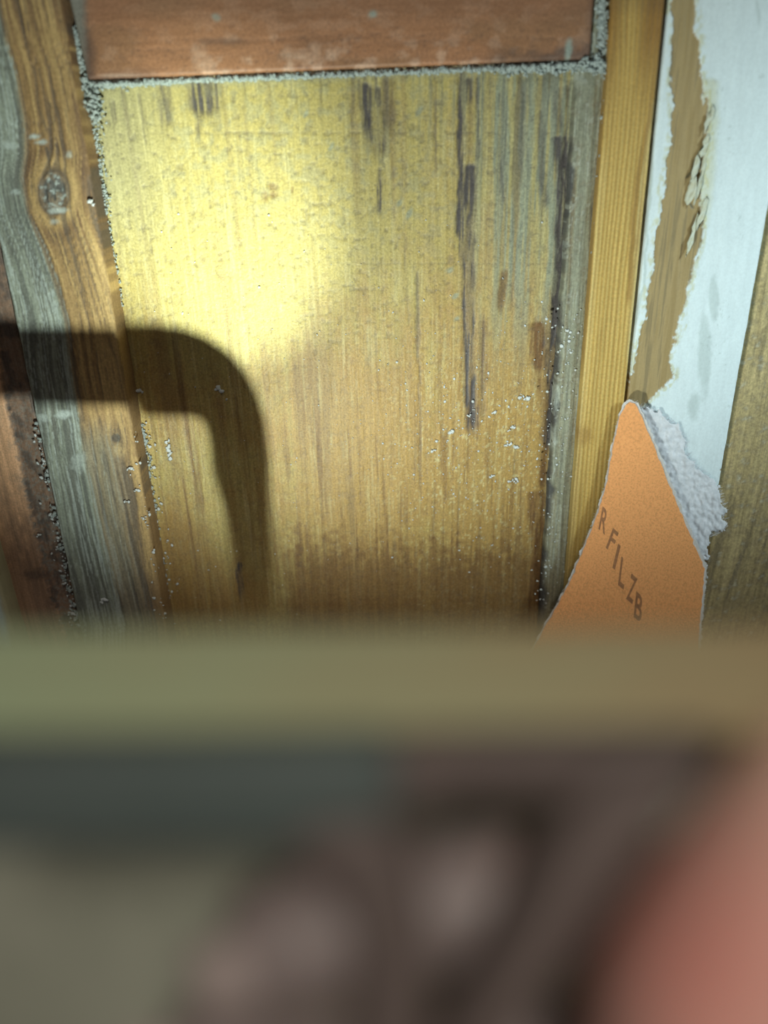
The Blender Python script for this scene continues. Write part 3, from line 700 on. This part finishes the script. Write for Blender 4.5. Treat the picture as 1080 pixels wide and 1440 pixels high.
flat('straight_leg', [(1035, 1040), (745, 1450), (600, 1700), (520, 1700), (640, 1450), (705, 1330), (770, 1200), (840, 1100)], .074, .082, M_leg, hr)

# the hand holding it
mt, nt, b_ = node_mat('skin')
gm = nt.nodes.new('ShaderNodeNewGeometry'); vd = nt.nodes.new('ShaderNodeVectorMath'); vd.operation = 'DISTANCE'
nt.links.new(gm.outputs['Position'], vd.inputs[0]); vd.inputs[1].default_value = near(940, 1350, .053)
flush = remap(nt, vd.outputs['Value'], .004, .017, 1, 0)
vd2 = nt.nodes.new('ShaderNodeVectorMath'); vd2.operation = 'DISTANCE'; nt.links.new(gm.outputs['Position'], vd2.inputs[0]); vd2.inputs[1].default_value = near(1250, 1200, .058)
finger_shade = remap(nt, vd2.outputs['Value'], .020, .033, 0, 1)  # shade on the fingers painted into the skin colour, away from the thumb
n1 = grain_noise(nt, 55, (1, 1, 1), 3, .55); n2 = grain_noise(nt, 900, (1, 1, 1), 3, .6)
nt.links.new(mixc(nt, finger_shade, mixc(nt, flush, mixc(nt, remap(nt, n1, .42, .66), (.90, .58, .46), (.86, .50, .39)), (.84, .36, .29)), (.27, .215, .20)), b_.inputs['Base Color'])
b_.inputs['Roughness'].default_value = .5; b_.inputs['Subsurface Weight'].default_value = .15
b_.inputs['Subsurface Radius'].default_value = (.004, .0015, .001); b_.inputs['Subsurface Scale'].default_value = 1
bp = nt.nodes.new('ShaderNodeBump'); bp.inputs['Strength'].default_value = .2; bp.inputs['Distance'].default_value = .0004
nt.links.new(n2, bp.inputs['Height']); nt.links.new(bp.outputs[0], b_.inputs['Normal'])
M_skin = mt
def N(x, y, d): return near(x, y, d)
J = []; E = []; Rr = []; HK = .88
def chain(pts, start=None):
    last = start
    for (x, y, d, r) in pts:
        J.append(N(x, y, d*HK)); Rr.append(r*HK); k = len(J)-1
        if last is not None: E.append((last, k))
        last = k
    return last
wrist0 = chain([(1650, 2450, .108, .026), (1500, 2120, .100, .024)])
palm = chain([(1380, 1800, .096, .021)], wrist0)
kn = chain([(1260, 1500, .090, .0135)], palm)
chain([(1080, 1340, .088, .0092), (880, 1265, .0875, .0084), (660, 1255, .0875, .0080), (490, 1300, .087, .0078), (375, 1330, .086, .0074), (322, 1345, .086, .0060)], kn)     # index
chain([(1080, 1530, .088, .0090), (850, 1480, .0875, .0082), (600, 1490, .0875, .0078), (420, 1520, .087, .0074), (270, 1490, .086, .0066), (215, 1470, .086, .0054)], kn)  # middle
chain([(1120, 1720, .089, .0086), (880, 1700, .088, .0078), (640, 1710, .088, .0072), (480, 1730, .087, .0066), (400, 1740, .086, .0054)], palm)                              # ring
chain([(1140, 1930, .090, .0078), (930, 1900, .088, .0068), (760, 1900, .088, .0060), (640, 1910, .087, .0048)], palm)                                         # little
chain([(1080, 1700, .080, .0140), (950, 1545, .0715, .0128), (1020, 1400, .0695, .0119), (1130, 1235, .069, .0112), (1220, 1100, .069, .0098), (1275, 1040, .069, .0075)], palm)   # thumb
me = bpy.data.meshes.new('hand'); me.from_pydata([tuple(p) for p in J], E, []); me.update()
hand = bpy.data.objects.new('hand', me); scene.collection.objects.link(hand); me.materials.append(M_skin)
sk = hand.modifiers.new('skin', 'SKIN'); sk.use_smooth_shade = True
for i, r in enumerate(Rr):
    v = me.skin_vertices[0].data[i]; v.radius = (r, r); v.use_root = (i == 0)
sb = hand.modifiers.new('smooth', 'SUBSURF'); sb.levels = 2; sb.render_levels = 2
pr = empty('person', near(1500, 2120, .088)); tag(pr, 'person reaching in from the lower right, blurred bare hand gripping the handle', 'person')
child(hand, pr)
M_nail = plain_mat('fingernail', (.40, .32, .29), (.46, .37, .34), 200, .3, .02)
def nail(a, b, rad, par=pr):
    """curved nail plate on the camera side of a fingertip running a -> b"""
    d = (b-a).normalized(); n = -fw; n = (n - d*n.dot(d)).normalized(); s = d.cross(n)
    bm = bmesh.new(); g = []
    for i in range(7):
        for j in range(7):
            u, v = i/6-.5, j/6-.5; an = v*1.5
            g.append(bm.verts.new(a + (b-a)*.5 + d*u*.010 + (n*math.cos(an)+s*math.sin(an))*(rad*.98 - abs(u)**3*.004)))
    for i in range(6):
        for j in range(6): bm.faces.new((g[i*7+j], g[i*7+j+1], g[(i+1)*7+j+1], g[(i+1)*7+j]))
    o = mesh_of('fingernail', bm, M_nail, True); child(o, par)
    t = o.modifiers.new('t', 'SOLIDIFY'); t.thickness = .0004
nail(N(400, 1325, .086*HK), N(322, 1345, .086*HK), .0064*HK); nail(N(300, 1495, .086*HK), N(215, 1470, .086*HK), .0060*HK)
